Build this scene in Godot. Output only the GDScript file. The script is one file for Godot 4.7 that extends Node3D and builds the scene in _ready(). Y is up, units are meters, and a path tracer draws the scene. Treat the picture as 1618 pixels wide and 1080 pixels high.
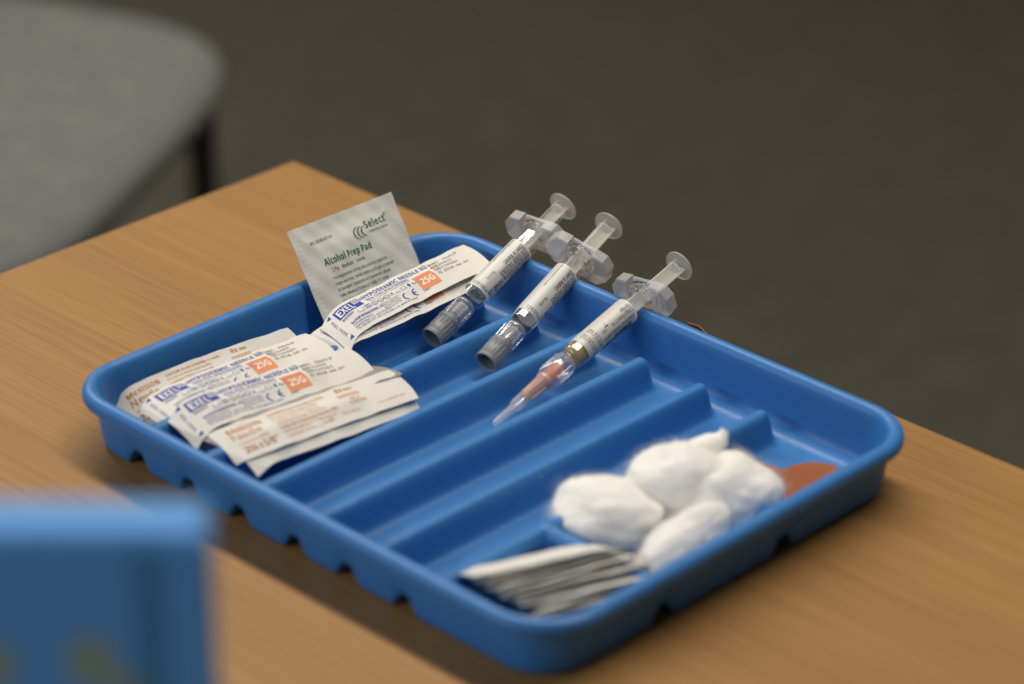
extends Node3D

# Everything below is measured in centimetres and turned into metres where meshes are written (CM).
# x runs along the tray's long side, z along its short side, y is up; the table top is y = 0.
const CM := 0.01
const HALF_W := 1.07
const TRAY_A := 15.10
const TRAY_B := 12.12
const TRAY_R := 3.06
const RIM_H := 3.0
const TRAY_FLOOR := 0.35
const RIB_TOP := 1.92
const NOTCH_X := [6.35, 2.95, -0.25, -3.75, -7.05, -10.45]
const RIB_X := [7.70, 4.08, 0.466, -3.152, -6.77, -10.39]

var rng := RandomNumberGenerator.new()
var M := {}
var wall_t := PackedFloat32Array()
var used := {}

# ---------------------------------------------------------------- mesh builder

class MB:
	var p := PackedVector3Array()
	var n := PackedVector3Array()
	var t := PackedVector2Array()
	var c := PackedColorArray()
	var i := PackedInt32Array()

	func vert(pos: Vector3, nor: Vector3, uv := Vector2.ZERO, col := Color.WHITE) -> int:
		p.append(pos * 0.01)
		n.append(nor)
		t.append(uv)
		c.append(col)
		return p.size() - 1

	func tri(a: int, b: int, d: int) -> void:
		# wound clockwise as seen from the side the normals point to
		var g := (p[b] - p[a]).cross(p[d] - p[a])
		if g.dot(n[a] + n[b] + n[d]) > 0.0:
			i.append_array([a, d, b])
		else:
			i.append_array([a, b, d])

	func flat(a: Vector3, b: Vector3, d: Vector3, toward: Vector3, col := Color.WHITE) -> void:
		var g := (b - a).cross(d - a).normalized()
		if g.dot(toward) < 0.0:
			g = -g
		var k := vert(a, g, Vector2.ZERO, col)
		vert(b, g, Vector2.ZERO, col)
		vert(d, g, Vector2.ZERO, col)
		tri(k, k + 1, k + 2)

	func quad(a: Vector3, b: Vector3, d: Vector3, e: Vector3, toward: Vector3, col := Color.WHITE) -> void:
		var g := (b - a).cross(e - a).normalized()
		if g.dot(toward) < 0.0:
			g = -g
		var k := vert(a, g, Vector2(0, 0), col)
		vert(b, g, Vector2(1, 0), col)
		vert(d, g, Vector2(1, 1), col)
		vert(e, g, Vector2(0, 1), col)
		tri(k, k + 1, k + 2)
		tri(k, k + 2, k + 3)

	# a smooth sheet: rows of points; normals from neighbours
	func sheet(rows: Array, flip := false, loop_u := false, uvs := Vector2.ONE) -> void:
		var nr := rows.size()
		var nc: int = rows[0].size()
		var base := p.size()
		for r in nr:
			var row: PackedVector3Array = rows[r]
			for k in nc:
				var kl := k - 1
				var kr := k + 1
				if loop_u:
					kl = (k - 1 + nc - 1) % (nc - 1)
					kr = (k + 1) % (nc - 1)
				else:
					kl = maxi(kl, 0)
					kr = mini(kr, nc - 1)
				var du: Vector3 = row[kr] - row[kl]
				var up: PackedVector3Array = rows[maxi(r - 1, 0)]
				var dn: PackedVector3Array = rows[mini(r + 1, nr - 1)]
				var dv: Vector3 = dn[k] - up[k]
				var g := du.cross(dv)
				if g.length_squared() < 1e-14:
					g = Vector3.UP
				g = g.normalized()
				if flip:
					g = -g
				vert(row[k], g, Vector2(float(k) / (nc - 1), float(r) / (nr - 1)) * uvs)
		for r in nr - 1:
			for k in nc - 1:
				var a := base + r * nc + k
				if p[a].distance_squared_to(p[a + 1]) > 1e-14:
					tri(a, a + 1, a + nc)
				if p[a + nc].distance_squared_to(p[a + nc + 1]) > 1e-14:
					tri(a + 1, a + nc + 1, a + nc)

	# a turned shape about local y: profile of (radius, height); sharp bends get an edge
	func lathe(prof: Array, seg := 32, at := Vector3.ZERO, squash := Vector2.ONE) -> void:
		var dirs := []
		for k in prof.size() - 1:
			var d: Vector2 = prof[k + 1] - prof[k]
			dirs.append(Vector2(d.y, -d.x).normalized())
		for k in prof.size() - 1:
			var na: Vector2 = dirs[k]
			var nb: Vector2 = dirs[k]
			if k > 0 and dirs[k - 1].dot(dirs[k]) > 0.6:
				na = (dirs[k - 1] + dirs[k]).normalized()
			if k < dirs.size() - 1 and dirs[k + 1].dot(dirs[k]) > 0.6:
				nb = (dirs[k + 1] + dirs[k]).normalized()
			var base := p.size()
			for s in seg + 1:
				var a := TAU * s / seg
				var cx := sin(a) * squash.x
				var cz := cos(a) * squash.y
				vert(at + Vector3(cx * prof[k].x, prof[k].y, cz * prof[k].x), Vector3(cx * na.x, na.y, cz * na.x).normalized(), Vector2(float(s) / seg, 0))
				vert(at + Vector3(cx * prof[k + 1].x, prof[k + 1].y, cz * prof[k + 1].x), Vector3(cx * nb.x, nb.y, cz * nb.x).normalized(), Vector2(float(s) / seg, 1))
			for s in seg:
				var q := base + s * 2
				if prof[k].x > 1e-5:
					tri(q, q + 2, q + 1)
				if prof[k + 1].x > 1e-5:
					tri(q + 1, q + 2, q + 3)

	# a bevelled box from lo to hi
	func box(lo: Vector3, hi: Vector3, bevel := 0.05, xf := Transform3D()) -> void:
		var mid := (lo + hi) / 2.0
		var half := (hi - lo) / 2.0
		bevel = minf(bevel, minf(half.x, minf(half.y, half.z)) * 0.9)
		var ax := [Vector3.RIGHT, Vector3.UP, Vector3.BACK]
		for a in 3:
			for s: float in [-1.0, 1.0]:
				var u: Vector3 = ax[(a + 1) % 3]
				var w: Vector3 = ax[(a + 2) % 3]
				var o: Vector3 = ax[a] * s
				var hu := half[(a + 1) % 3] - bevel
				var hw := half[(a + 2) % 3] - bevel
				var ctr := mid + o * half[a]
				quad(xf * (ctr - u * hu - w * hw), xf * (ctr + u * hu - w * hw), xf * (ctr + u * hu + w * hw), xf * (ctr - u * hu + w * hw), xf.basis * o)
		for a in 3:
			var e: Vector3 = ax[a]
			for s: float in [-1.0, 1.0]:
				for q: float in [-1.0, 1.0]:
					var u: Vector3 = ax[(a + 1) % 3] * s
					var w: Vector3 = ax[(a + 2) % 3] * q
					var hu := half[(a + 1) % 3]
					var hw := half[(a + 2) % 3]
					var he := half[a] - bevel
					quad(xf * (mid + u * hu + w * (hw - bevel) - e * he), xf * (mid + u * hu + w * (hw - bevel) + e * he), xf * (mid + u * (hu - bevel) + w * hw + e * he), xf * (mid + u * (hu - bevel) + w * hw - e * he), xf.basis * (u + w))
		for sx: float in [-1.0, 1.0]:
			for sy: float in [-1.0, 1.0]:
				for sz: float in [-1.0, 1.0]:
					var s := Vector3(sx, sy, sz)
					flat(xf * (mid + s * (half - Vector3(0, bevel, bevel))), xf * (mid + s * (half - Vector3(bevel, 0, bevel))), xf * (mid + s * (half - Vector3(bevel, bevel, 0))), xf.basis * s)

	# an upright prism over a convex (x, z) outline with small bevels
	func prism(out: Array, y0: float, y1: float, bevel: float, xf: Transform3D) -> void:
		var ctr := Vector2.ZERO
		for o: Vector2 in out:
			ctr += o / out.size()
		var lev := [[y0, 1.0 - bevel * 1.4], [y0 + bevel, 1.0], [y1 - bevel, 1.0], [y1, 1.0 - bevel * 1.4]]
		var n_ := out.size()
		var at := func(k: int, l: int) -> Vector3:
			var q: Vector2 = ctr + (out[k % n_] - ctr) * lev[l][1]
			return xf * Vector3(q.x, lev[l][0], q.y)
		for k in n_:
			var m: Vector2 = (out[k] + out[(k + 1) % n_]) / 2.0 - ctr
			for l in 3:
				quad(at.call(k, l), at.call(k + 1, l), at.call(k + 1, l + 1), at.call(k, l + 1), xf.basis * Vector3(m.x, 0, m.y))
			flat(xf * Vector3(ctr.x, y0, ctr.y), at.call(k, 0), at.call(k + 1, 0), xf.basis * Vector3.DOWN)
			flat(xf * Vector3(ctr.x, y1, ctr.y), at.call(k, 3), at.call(k + 1, 3), xf.basis * Vector3.UP)

	func tube(pts: Array, r0: float, r1: float, seg := 8) -> void:
		var rows := []
		var last: Vector3 = (pts[1] - pts[0]).normalized()
		var side := last.cross(Vector3(0.31, 0.87, 0.38)).normalized()
		for k in pts.size():
			var d: Vector3 = (pts[mini(k + 1, pts.size() - 1)] - pts[maxi(k - 1, 0)]).normalized()
			side = (side - d * side.dot(d)).normalized()
			var up := d.cross(side)
			var r := lerpf(r0, r1, float(k) / (pts.size() - 1))
			var row := PackedVector3Array()
			for s in seg + 1:
				var a := TAU * s / seg
				row.append(pts[k] + (side * cos(a) + up * sin(a)) * r)
			rows.append(row)
		sheet(rows, false, true)

	func mesh() -> ArrayMesh:
		var m := ArrayMesh.new()
		var arr := []
		arr.resize(Mesh.ARRAY_MAX)
		arr[Mesh.ARRAY_VERTEX] = p
		arr[Mesh.ARRAY_NORMAL] = n
		arr[Mesh.ARRAY_TEX_UV] = t
		arr[Mesh.ARRAY_COLOR] = c
		arr[Mesh.ARRAY_INDEX] = i
		m.add_surface_from_arrays(Mesh.PRIMITIVE_TRIANGLES, arr)
		return m

# ---------------------------------------------------------------- print: flat lettering and marks in a (u, w) sheet

class Ink:
	var tris := PackedVector2Array()
	var cols := PackedColorArray()
	var over := {}       # triangles printed over others, by their first corner
	var layer := 0
	static var fonts := {}

	static func font(kind: String, weight: int) -> SystemFont:
		var key := kind + str(weight)
		if not fonts.has(key):
			var f := SystemFont.new()
			f.font_names = PackedStringArray([kind])
			f.font_weight = weight
			fonts[key] = f
		return fonts[key]

	func tri(a: Vector2, b: Vector2, d: Vector2, col: Color) -> void:
		tris.append_array([a, b, d])
		cols.append_array([col, col, col])

	# u grows along right, w grows along down
	func rect(u0: float, w0: float, u1: float, w1: float, col: Color, cell := 0.25) -> void:
		var nu := maxi(1, ceili((u1 - u0) / cell))
		var nw := maxi(1, ceili((w1 - w0) / cell))
		for a in nu:
			for b in nw:
				var p := Vector2(lerpf(u0, u1, float(a) / nu), lerpf(w0, w1, float(b) / nw))
				var q := Vector2(lerpf(u0, u1, float(a + 1) / nu), lerpf(w0, w1, float(b + 1) / nw))
				tri(p, Vector2(q.x, p.y), q, col)
				tri(p, q, Vector2(p.x, q.y), col)

	func frame(u0: float, w0: float, u1: float, w1: float, th: float, col: Color) -> void:
		rect(u0, w0, u1, w0 + th, col)
		rect(u0, w1 - th, u1, w1, col)
		rect(u0, w0 + th, u0 + th, w1 - th, col)
		rect(u1 - th, w0 + th, u1, w1 - th, col)

	func arc(ctr: Vector2, r: float, th: float, a0: float, a1: float, col: Color, squash := 1.0, seg := 14, th_end := -1.0) -> void:
		if th_end < 0.0:
			th_end = th
		for k in seg:
			var p0 := lerpf(a0, a1, float(k) / seg)
			var p1 := lerpf(a0, a1, float(k + 1) / seg)
			var h0 := lerpf(th, th_end, absf(float(k) / seg * 2.0 - 1.0))
			var h1 := lerpf(th, th_end, absf(float(k + 1) / seg * 2.0 - 1.0))
			var d0 := Vector2(cos(p0), sin(p0) * squash)
			var d1 := Vector2(cos(p1), sin(p1) * squash)
			tri(ctr + d0 * (r - h0 / 2), ctr + d0 * (r + h0 / 2), ctr + d1 * (r + h1 / 2), col)
			tri(ctr + d0 * (r - h0 / 2), ctr + d1 * (r + h1 / 2), ctr + d1 * (r - h1 / 2), col)

	# a line of lettering whose cap height is h; it starts at (u, w) = baseline left; width > 0 stretches it to that length
	func text(s: String, u: float, w: float, h: float, col: Color, width := 0.0, weight := 400, kind := "Droid Sans", turn := 0.0, step := 3.0) -> void:
		var tm := TextMesh.new()
		tm.font = font(kind, weight)
		tm.font_size = 32
		tm.pixel_size = 0.01
		tm.depth = 0.0
		tm.curve_step = step
		tm.horizontal_alignment = HORIZONTAL_ALIGNMENT_LEFT
		tm.vertical_alignment = VERTICAL_ALIGNMENT_BOTTOM
		tm.text = s
		if tm.get_surface_count() == 0:
			return
		var arr := tm.surface_get_arrays(0)
		var vs: PackedVector3Array = arr[Mesh.ARRAY_VERTEX]
		var ns: PackedVector3Array = arr[Mesh.ARRAY_NORMAL]
		var ix: PackedInt32Array = arr[Mesh.ARRAY_INDEX] if arr[Mesh.ARRAY_INDEX] != null else PackedInt32Array()
		if ix.is_empty():
			ix = PackedInt32Array(range(vs.size()))
		var lo := Vector2(1e9, 1e9)
		var hi := Vector2(-1e9, -1e9)
		for q in vs:
			lo = Vector2(minf(lo.x, q.x), minf(lo.y, q.y))
			hi = Vector2(maxf(hi.x, q.x), maxf(hi.y, q.y))
		var ref := TextMesh.new()
		ref.font = tm.font
		ref.font_size = 32
		ref.pixel_size = 0.01
		ref.depth = 0.0
		ref.curve_step = 6.0
		ref.vertical_alignment = VERTICAL_ALIGNMENT_BOTTOM
		ref.text = "H"
		var box := ref.get_aabb()
		var base := box.position.y
		var k := h / box.size.y
		var kx := k if width <= 0.0 else width / (hi.x - lo.x)
		var ca := cos(turn)
		var sa := sin(turn)
		for j in range(0, ix.size() - 2, 3):
			if ns[ix[j]].z < 0.5:
				continue
			for q in 3:
				var v := vs[ix[j + q]]
				var e := Vector2((v.x - lo.x) * kx, -(v.y - base) * k)
				tris.append(Vector2(u + e.x * ca - e.y * sa, w + e.x * sa + e.y * ca))
				cols.append(col)

	func mark_over(from: int) -> void:
		over[from] = tris.size()

	func raised(k: int) -> float:
		for f: int in over:
			if k >= f and k < over[f]:
				return 1.0
		return 0.0

	# lay the print on a surface; place(u, w) gives [position, normal] in cm
	func lay(place: Callable, lift := 0.012) -> ArrayMesh:
		var b := MB.new()
		for k in range(0, tris.size(), 3):
			var base := b.p.size()
			for q in 3:
				var r: Array = place.call(tris[k + q].x, tris[k + q].y)
				b.vert(r[0] + r[1] * (lift * (1.0 + 0.6 * raised(k))), r[1], tris[k + q], cols[k + q])
			b.tri(base, base + 1, base + 2)
		return b.mesh()

# ---------------------------------------------------------------- scene-tree helpers

func numbered(called: String) -> String:
	var k: int = used.get(called, 0)
	used[called] = k + 1
	return called if k == 0 else "%s_%03d" % [called, k]

func thing(called: String, label: String, category: String, at := Vector3.ZERO, basis := Basis(), group := "") -> Node3D:
	var o := Node3D.new()
	o.name = numbered(called)
	add_child(o)
	o.transform = Transform3D(basis, at * CM)
	tag(o, label, category, group)
	return o

func tag(o: Node, label: String, category: String, group := "") -> void:
	o.set_meta("label", label)
	o.set_meta("category", category)
	if group != "":
		o.set_meta("group", group)

func part(called: String, mesh: Mesh, mat: Material, parent: Node, label := "") -> MeshInstance3D:
	var o := MeshInstance3D.new()
	o.mesh = mesh
	o.material_override = mat
	var k := 0
	var nm := called
	while parent.has_node(NodePath(nm)):
		k += 1
		nm = "%s_%03d" % [called, k]
	o.name = nm
	if label != "":
		o.set_meta("label", label)
	parent.add_child(o, true)
	return o

func struct(called: String, mesh: Mesh, mat: Material) -> MeshInstance3D:
	var o := part(called, mesh, mat, self)
	o.set_meta("kind", "structure")
	return o

func lin(r: float, g: float, b: float, a := 1.0) -> Color:
	var c := Color(r, g, b).linear_to_srgb()
	c.a = a
	return c

func mat(called: String, color: Color, rough := 0.5, spec := 0.5) -> StandardMaterial3D:
	var m := StandardMaterial3D.new()
	m.resource_name = called
	m.albedo_color = color
	m.roughness = rough
	m.metallic_specular = spec
	M[called] = m
	return m

func see_through(called: String, color: Color, rough: float) -> StandardMaterial3D:
	var m := mat(called, color, rough)
	m.transparency = BaseMaterial3D.TRANSPARENCY_ALPHA
	m.cull_mode = BaseMaterial3D.CULL_DISABLED
	return m

func noise_tex(freq: float, size: int, octaves: int, seed_: int, lo: Color, hi: Color, normal := false, strength := 4.0) -> NoiseTexture2D:
	var f := FastNoiseLite.new()
	f.seed = seed_
	f.frequency = freq
	f.fractal_octaves = octaves
	var t := NoiseTexture2D.new()
	t.width = size
	t.height = size
	t.seamless = true
	t.noise = f
	if normal:
		t.as_normal_map = true
		t.bump_strength = strength
	else:
		var g := Gradient.new()
		g.set_color(0, lo)
		g.set_color(1, hi)
		t.color_ramp = g
	return t

func curve(pts: Array, x: float) -> float:
	# monotone interpolation through (x, y) points
	if x <= pts[0].x:
		return pts[0].y
	var last: Vector2 = pts[pts.size() - 1]
	if x >= last.x:
		return last.y
	for k in pts.size() - 1:
		if x < pts[k + 1].x:
			var a: Vector2 = pts[k]
			var b: Vector2 = pts[k + 1]
			var d := (b.y - a.y) / (b.x - a.x)
			var m0 := d
			var m1 := d
			if k > 0:
				var e: float = (a.y - pts[k - 1].y) / (a.x - pts[k - 1].x)
				m0 = 0.0 if e * d <= 0.0 else 2.0 * e * d / (e + d)
			if k < pts.size() - 2:
				var e2: float = (pts[k + 2].y - b.y) / (pts[k + 2].x - b.x)
				m1 = 0.0 if e2 * d <= 0.0 else 2.0 * e2 * d / (e2 + d)
			var h := b.x - a.x
			var s := (x - a.x) / h
			return a.y * (1 + 2 * s) * (1 - s) * (1 - s) + b.y * s * s * (3 - 2 * s) + h * (m0 * s * (1 - s) * (1 - s) - m1 * s * s * (1 - s))
	return last.y

# ---------------------------------------------------------------- materials

func wood_image() -> ImageTexture:
	# beech veneer: long fine streaks along u, slow colour bands across, short dark flecks
	var w := 1024
	var h := 2048
	var band := FastNoiseLite.new()
	band.seed = 11
	band.frequency = 0.006
	band.fractal_octaves = 3
	var streak := FastNoiseLite.new()
	streak.seed = 12
	streak.frequency = 0.05
	streak.fractal_octaves = 4
	var fleck := FastNoiseLite.new()
	fleck.seed = 13
	fleck.frequency = 0.09
	fleck.fractal_octaves = 1
	var im := Image.create(w, h, false, Image.FORMAT_RGB8)
	var dark := Color(0.545, 0.395, 0.225)
	var lite := Color(0.66, 0.505, 0.305)
	for y in h:
		for x in w:
			var b := band.get_noise_2d(x * 0.10, y * 0.75)
			var s := streak.get_noise_2d(x * 0.07 + b * 6.0, y * 2.1)
			var f := fleck.get_noise_2d(x * 0.24, y * 3.0)
			var v := 0.60 + b * 0.24 + s * 0.42
			if f > 0.42:
				v -= (f - 0.42) * 0.9
			im.set_pixel(x, y, dark.lerp(lite, clampf(v, 0.0, 1.0)))
	im.generate_mipmaps()
	return ImageTexture.create_from_image(im)

func make_materials() -> void:
	var m := mat("tray_plastic", lin(0.036, 0.185, 0.49), 0.38, 0.45)
	m.roughness_texture = noise_tex(0.02, 512, 4, 21, Color(0.66, 0.66, 0.66), Color(1, 1, 1))
	m.uv1_triplanar = true
	m.uv1_scale = Vector3(9, 9, 9)
	m.roughness = 0.5
	m.heightmap_enabled = true
	m.heightmap_texture = noise_tex(0.11, 512, 3, 22, Color(0, 0, 0), Color(1, 1, 1))
	m.heightmap_scale = 0.002
	m = mat("wood", Color.WHITE, 0.42, 0.4)
	m.albedo_texture = wood_image()
	m = mat("wood_edge", lin(0.40, 0.22, 0.095), 0.5)
	m = mat("carpet", lin(0.080, 0.076, 0.059), 0.95, 0.2)
	m.albedo_texture = noise_tex(0.02, 512, 5, 31, Color(0.88, 0.88, 0.88), Color(1, 1, 1))
	m.uv1_world_triplanar = true
	m.uv1_triplanar = true
	m.uv1_scale = Vector3(1.3, 1.3, 1.3)
	m = mat("seat_fabric", lin(0.175, 0.18, 0.165), 0.95, 0.2)
	m.albedo_texture = noise_tex(0.012, 512, 5, 32, Color(0.80, 0.83, 0.88), Color(1, 1, 0.99))
	m.uv1_triplanar = true
	m.uv1_scale = Vector3(5, 5, 5)
	m.rim_enabled = true
	m.rim = 0.4
	mat("black_metal", lin(0.024, 0.024, 0.024), 0.5)
	m = mat("paper", lin(0.74, 0.725, 0.68), 0.62, 0.35)
	m.backlight_enabled = true
	m.backlight = Color(0.25, 0.25, 0.24)
	m.heightmap_enabled = true
	m.heightmap_texture = noise_tex(0.05, 256, 4, 41, Color(0, 0, 0), Color(1, 1, 1))
	m.heightmap_scale = 0.012
	m.uv1_triplanar = true
	m.uv1_scale = Vector3(22, 22, 22)
	var m2 := mat("pad_foil", lin(0.80, 0.80, 0.725), 0.55, 0.4)
	m2.backlight_enabled = true
	m2.backlight = Color(0.35, 0.35, 0.32)
	m2.heightmap_enabled = true
	m2.heightmap_texture = m.heightmap_texture
	m2.heightmap_scale = 0.008
	m2.uv1_triplanar = true
	m2.uv1_scale = Vector3(14, 14, 14)
	mat("pouch_back", lin(0.27, 0.27, 0.26), 0.3, 0.5)
	mat("packet_foil", lin(0.46, 0.45, 0.405), 0.5, 0.4)
	m = mat("ink", Color.WHITE, 0.6, 0.3)
	m.vertex_color_use_as_albedo = true
	see_through("film", Color(0.92, 0.94, 0.96, 0.16), 0.12)
	m = mat("label_paper", lin(0.78, 0.775, 0.74), 0.28, 0.5)
	m.backlight_enabled = true
	m.backlight = Color(0.8, 0.8, 0.77)
	see_through("glass", Color(0.96, 0.98, 0.98, 0.03), 0.02)
	see_through("shield_plastic", Color(0.93, 0.92, 0.92, 0.30), 0.1)
	see_through("clear_plastic", Color(0.93, 0.94, 0.96, 0.16), 0.08)
	m = see_through("milky_plastic", Color(0.92, 0.92, 0.91, 0.31), 0.3)
	m = see_through("rod_plastic", Color(0.90, 0.90, 0.87, 0.30), 0.3)
	m = see_through("cap_plastic", Color(0.60, 0.615, 0.63, 0.52), 0.3)
	m = mat("solid_glass", Color(1, 1, 1, 0.0), 0.0)
	m.refraction_enabled = true
	m.refraction_scale = 0.025
	m = mat("liquid", Color(1, 1, 1, 0.0), 0.0)
	m.refraction_enabled = true
	m.refraction_scale = 0.036
	see_through("amber_liquid", Color(0.70, 0.60, 0.36, 0.80), 0.05)
	mat("rubber", lin(0.16, 0.165, 0.175), 0.6)
	m = mat("grey_rubber", lin(0.32, 0.33, 0.34), 0.45)
	m = mat("orange_hub", lin(0.70, 0.20, 0.06), 0.35)
	m.backlight_enabled = true
	m.backlight = Color(0.5, 0.25, 0.15)
	mat("steel", lin(0.62, 0.62, 0.62), 0.18).metallic = 1.0
	m = mat("cotton", lin(0.93, 0.92, 0.89), 0.95, 0.1)
	m.rim_enabled = true
	m.rim = 0.6
	m.backlight_enabled = true
	m.backlight = Color(0.3, 0.3, 0.29)
	m.heightmap_enabled = true
	m.heightmap_texture = noise_tex(0.06, 512, 5, 51, Color(0, 0, 0), Color(1, 1, 1))
	m.heightmap_scale = 0.012
	m.uv1_triplanar = true
	m.uv1_scale = Vector3(16, 16, 16)
	m = mat("bandage_tan", lin(0.36, 0.118, 0.05), 0.6, 0.3)
	m.albedo_texture = noise_tex(0.12, 256, 3, 61, Color(0.84, 0.84, 0.84), Color(1, 1, 1))
	m.uv1_triplanar = true
	m.uv1_scale = Vector3(30, 30, 30)
	m = mat("carton_blue", lin(0.11, 0.36, 0.78), 0.75)
	mat("lamp_body", lin(0.7, 0.7, 0.7), 0.5)
	m = mat("lamp_glow", lin(0.9, 0.9, 0.88), 0.5)
	m.emission_enabled = true
	m.emission = Color(1.0, 0.96, 0.9)
	m.emission_energy_multiplier = 1.0

# ---------------------------------------------------------------- tray

func rr_sd(x: float, z: float) -> float:
	# distance inward from the outer outline of the rim
	var qx := absf(x) - (TRAY_A - TRAY_R)
	var qz := absf(z) - (TRAY_B - TRAY_R)
	if qx > 0.0 and qz > 0.0:
		return TRAY_R - sqrt(qx * qx + qz * qz)
	return TRAY_R - maxf(qx, qz)

const WALL := [Vector2(0.40, RIM_H), Vector2(0.56, RIM_H - 0.05), Vector2(0.70, RIM_H - 0.19), Vector2(0.80, RIM_H - 0.45), Vector2(0.90, RIM_H - 0.85), Vector2(1.12, 1.18), Vector2(1.22, 0.86), Vector2(1.40, 0.60), Vector2(1.68, 0.42), Vector2(1.98, 0.36), Vector2(2.3, 0.35)]
const RIB := [Vector2(0.0, 1.0), Vector2(0.14, 0.985), Vector2(0.26, 0.93), Vector2(0.36, 0.81), Vector2(0.44, 0.62), Vector2(0.58, 0.20), Vector2(0.66, 0.08), Vector2(0.80, 0.02), Vector2(0.95, 0.0)]

func seg_d(x: float, z: float, ax: float, az: float, bx: float, bz: float) -> float:
	var dx := bx - ax
	var dz := bz - az
	var t := clampf(((x - ax) * dx + (z - az) * dz) / (dx * dx + dz * dz), 0.0, 1.0)
	return Vector2(x - ax - dx * t, z - az - dz * t).length()

func tray_h(x: float, z: float) -> float:
	var t := rr_sd(x, z)
	var y := TRAY_FLOOR
	if t < 2.3:
		y = wall_t[clampi(int((t - 0.4) * 1000.0), 0, 1999)]
	if t < 0.75:
		return y
	var rh := RIB_TOP - TRAY_FLOOR
	var rib := 0.0
	for rx: float in RIB_X:
		var dx := absf(x - rx)
		if dx < 0.95:
			var d := dx
			if z < -9.45:
				d = Vector2(dx, z + 9.45).length()
			if d < 0.95:
				rib = maxf(rib, rh * curve(RIB, d))
	if x > 7.0:
		for dz: float in [4.35, -3.2]:
			if absf(z - dz) < 0.95:
				var d := seg_d(x, z, 7.70, dz, 16.0, dz)
				if d < 0.95:
					var other := (rh - 0.05) * curve(RIB, d)
					rib = pow(pow(rib, 18.0) + pow(other, 18.0), 1.0 / 18.0) if rib > 0.01 and other > 0.01 else maxf(rib, other)
	var wall := y - TRAY_FLOOR
	if rib > 0.004 and wall > 0.004:
		return TRAY_FLOOR + pow(pow(rib, 5.0) + pow(wall, 5.0), 0.2)
	return TRAY_FLOOR + maxf(rib, wall)

func lines(half: float, inner: float) -> PackedFloat32Array:
	# grid lines across the tray, finer on the walls
	var s := [0.40, 0.46, 0.52, 0.58, 0.64, 0.70, 0.75, 0.79, 0.83, 0.87, 0.91, 0.96, 1.01, 1.06, 1.11, 1.16, 1.21, 1.27, 1.34, 1.42, 1.52, 1.64, 1.78, 1.94, 2.12]
	var out := PackedFloat32Array()
	for v: float in s:
		out.append(-half + v)
	var n := int((2.0 * half - 2.0 * 2.3) / inner)
	for k in n + 1:
		out.append(lerpf(-half + 2.3, half - 2.3, float(k) / n))
	s.reverse()
	for v: float in s:
		out.append(half - v)
	return out

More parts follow.
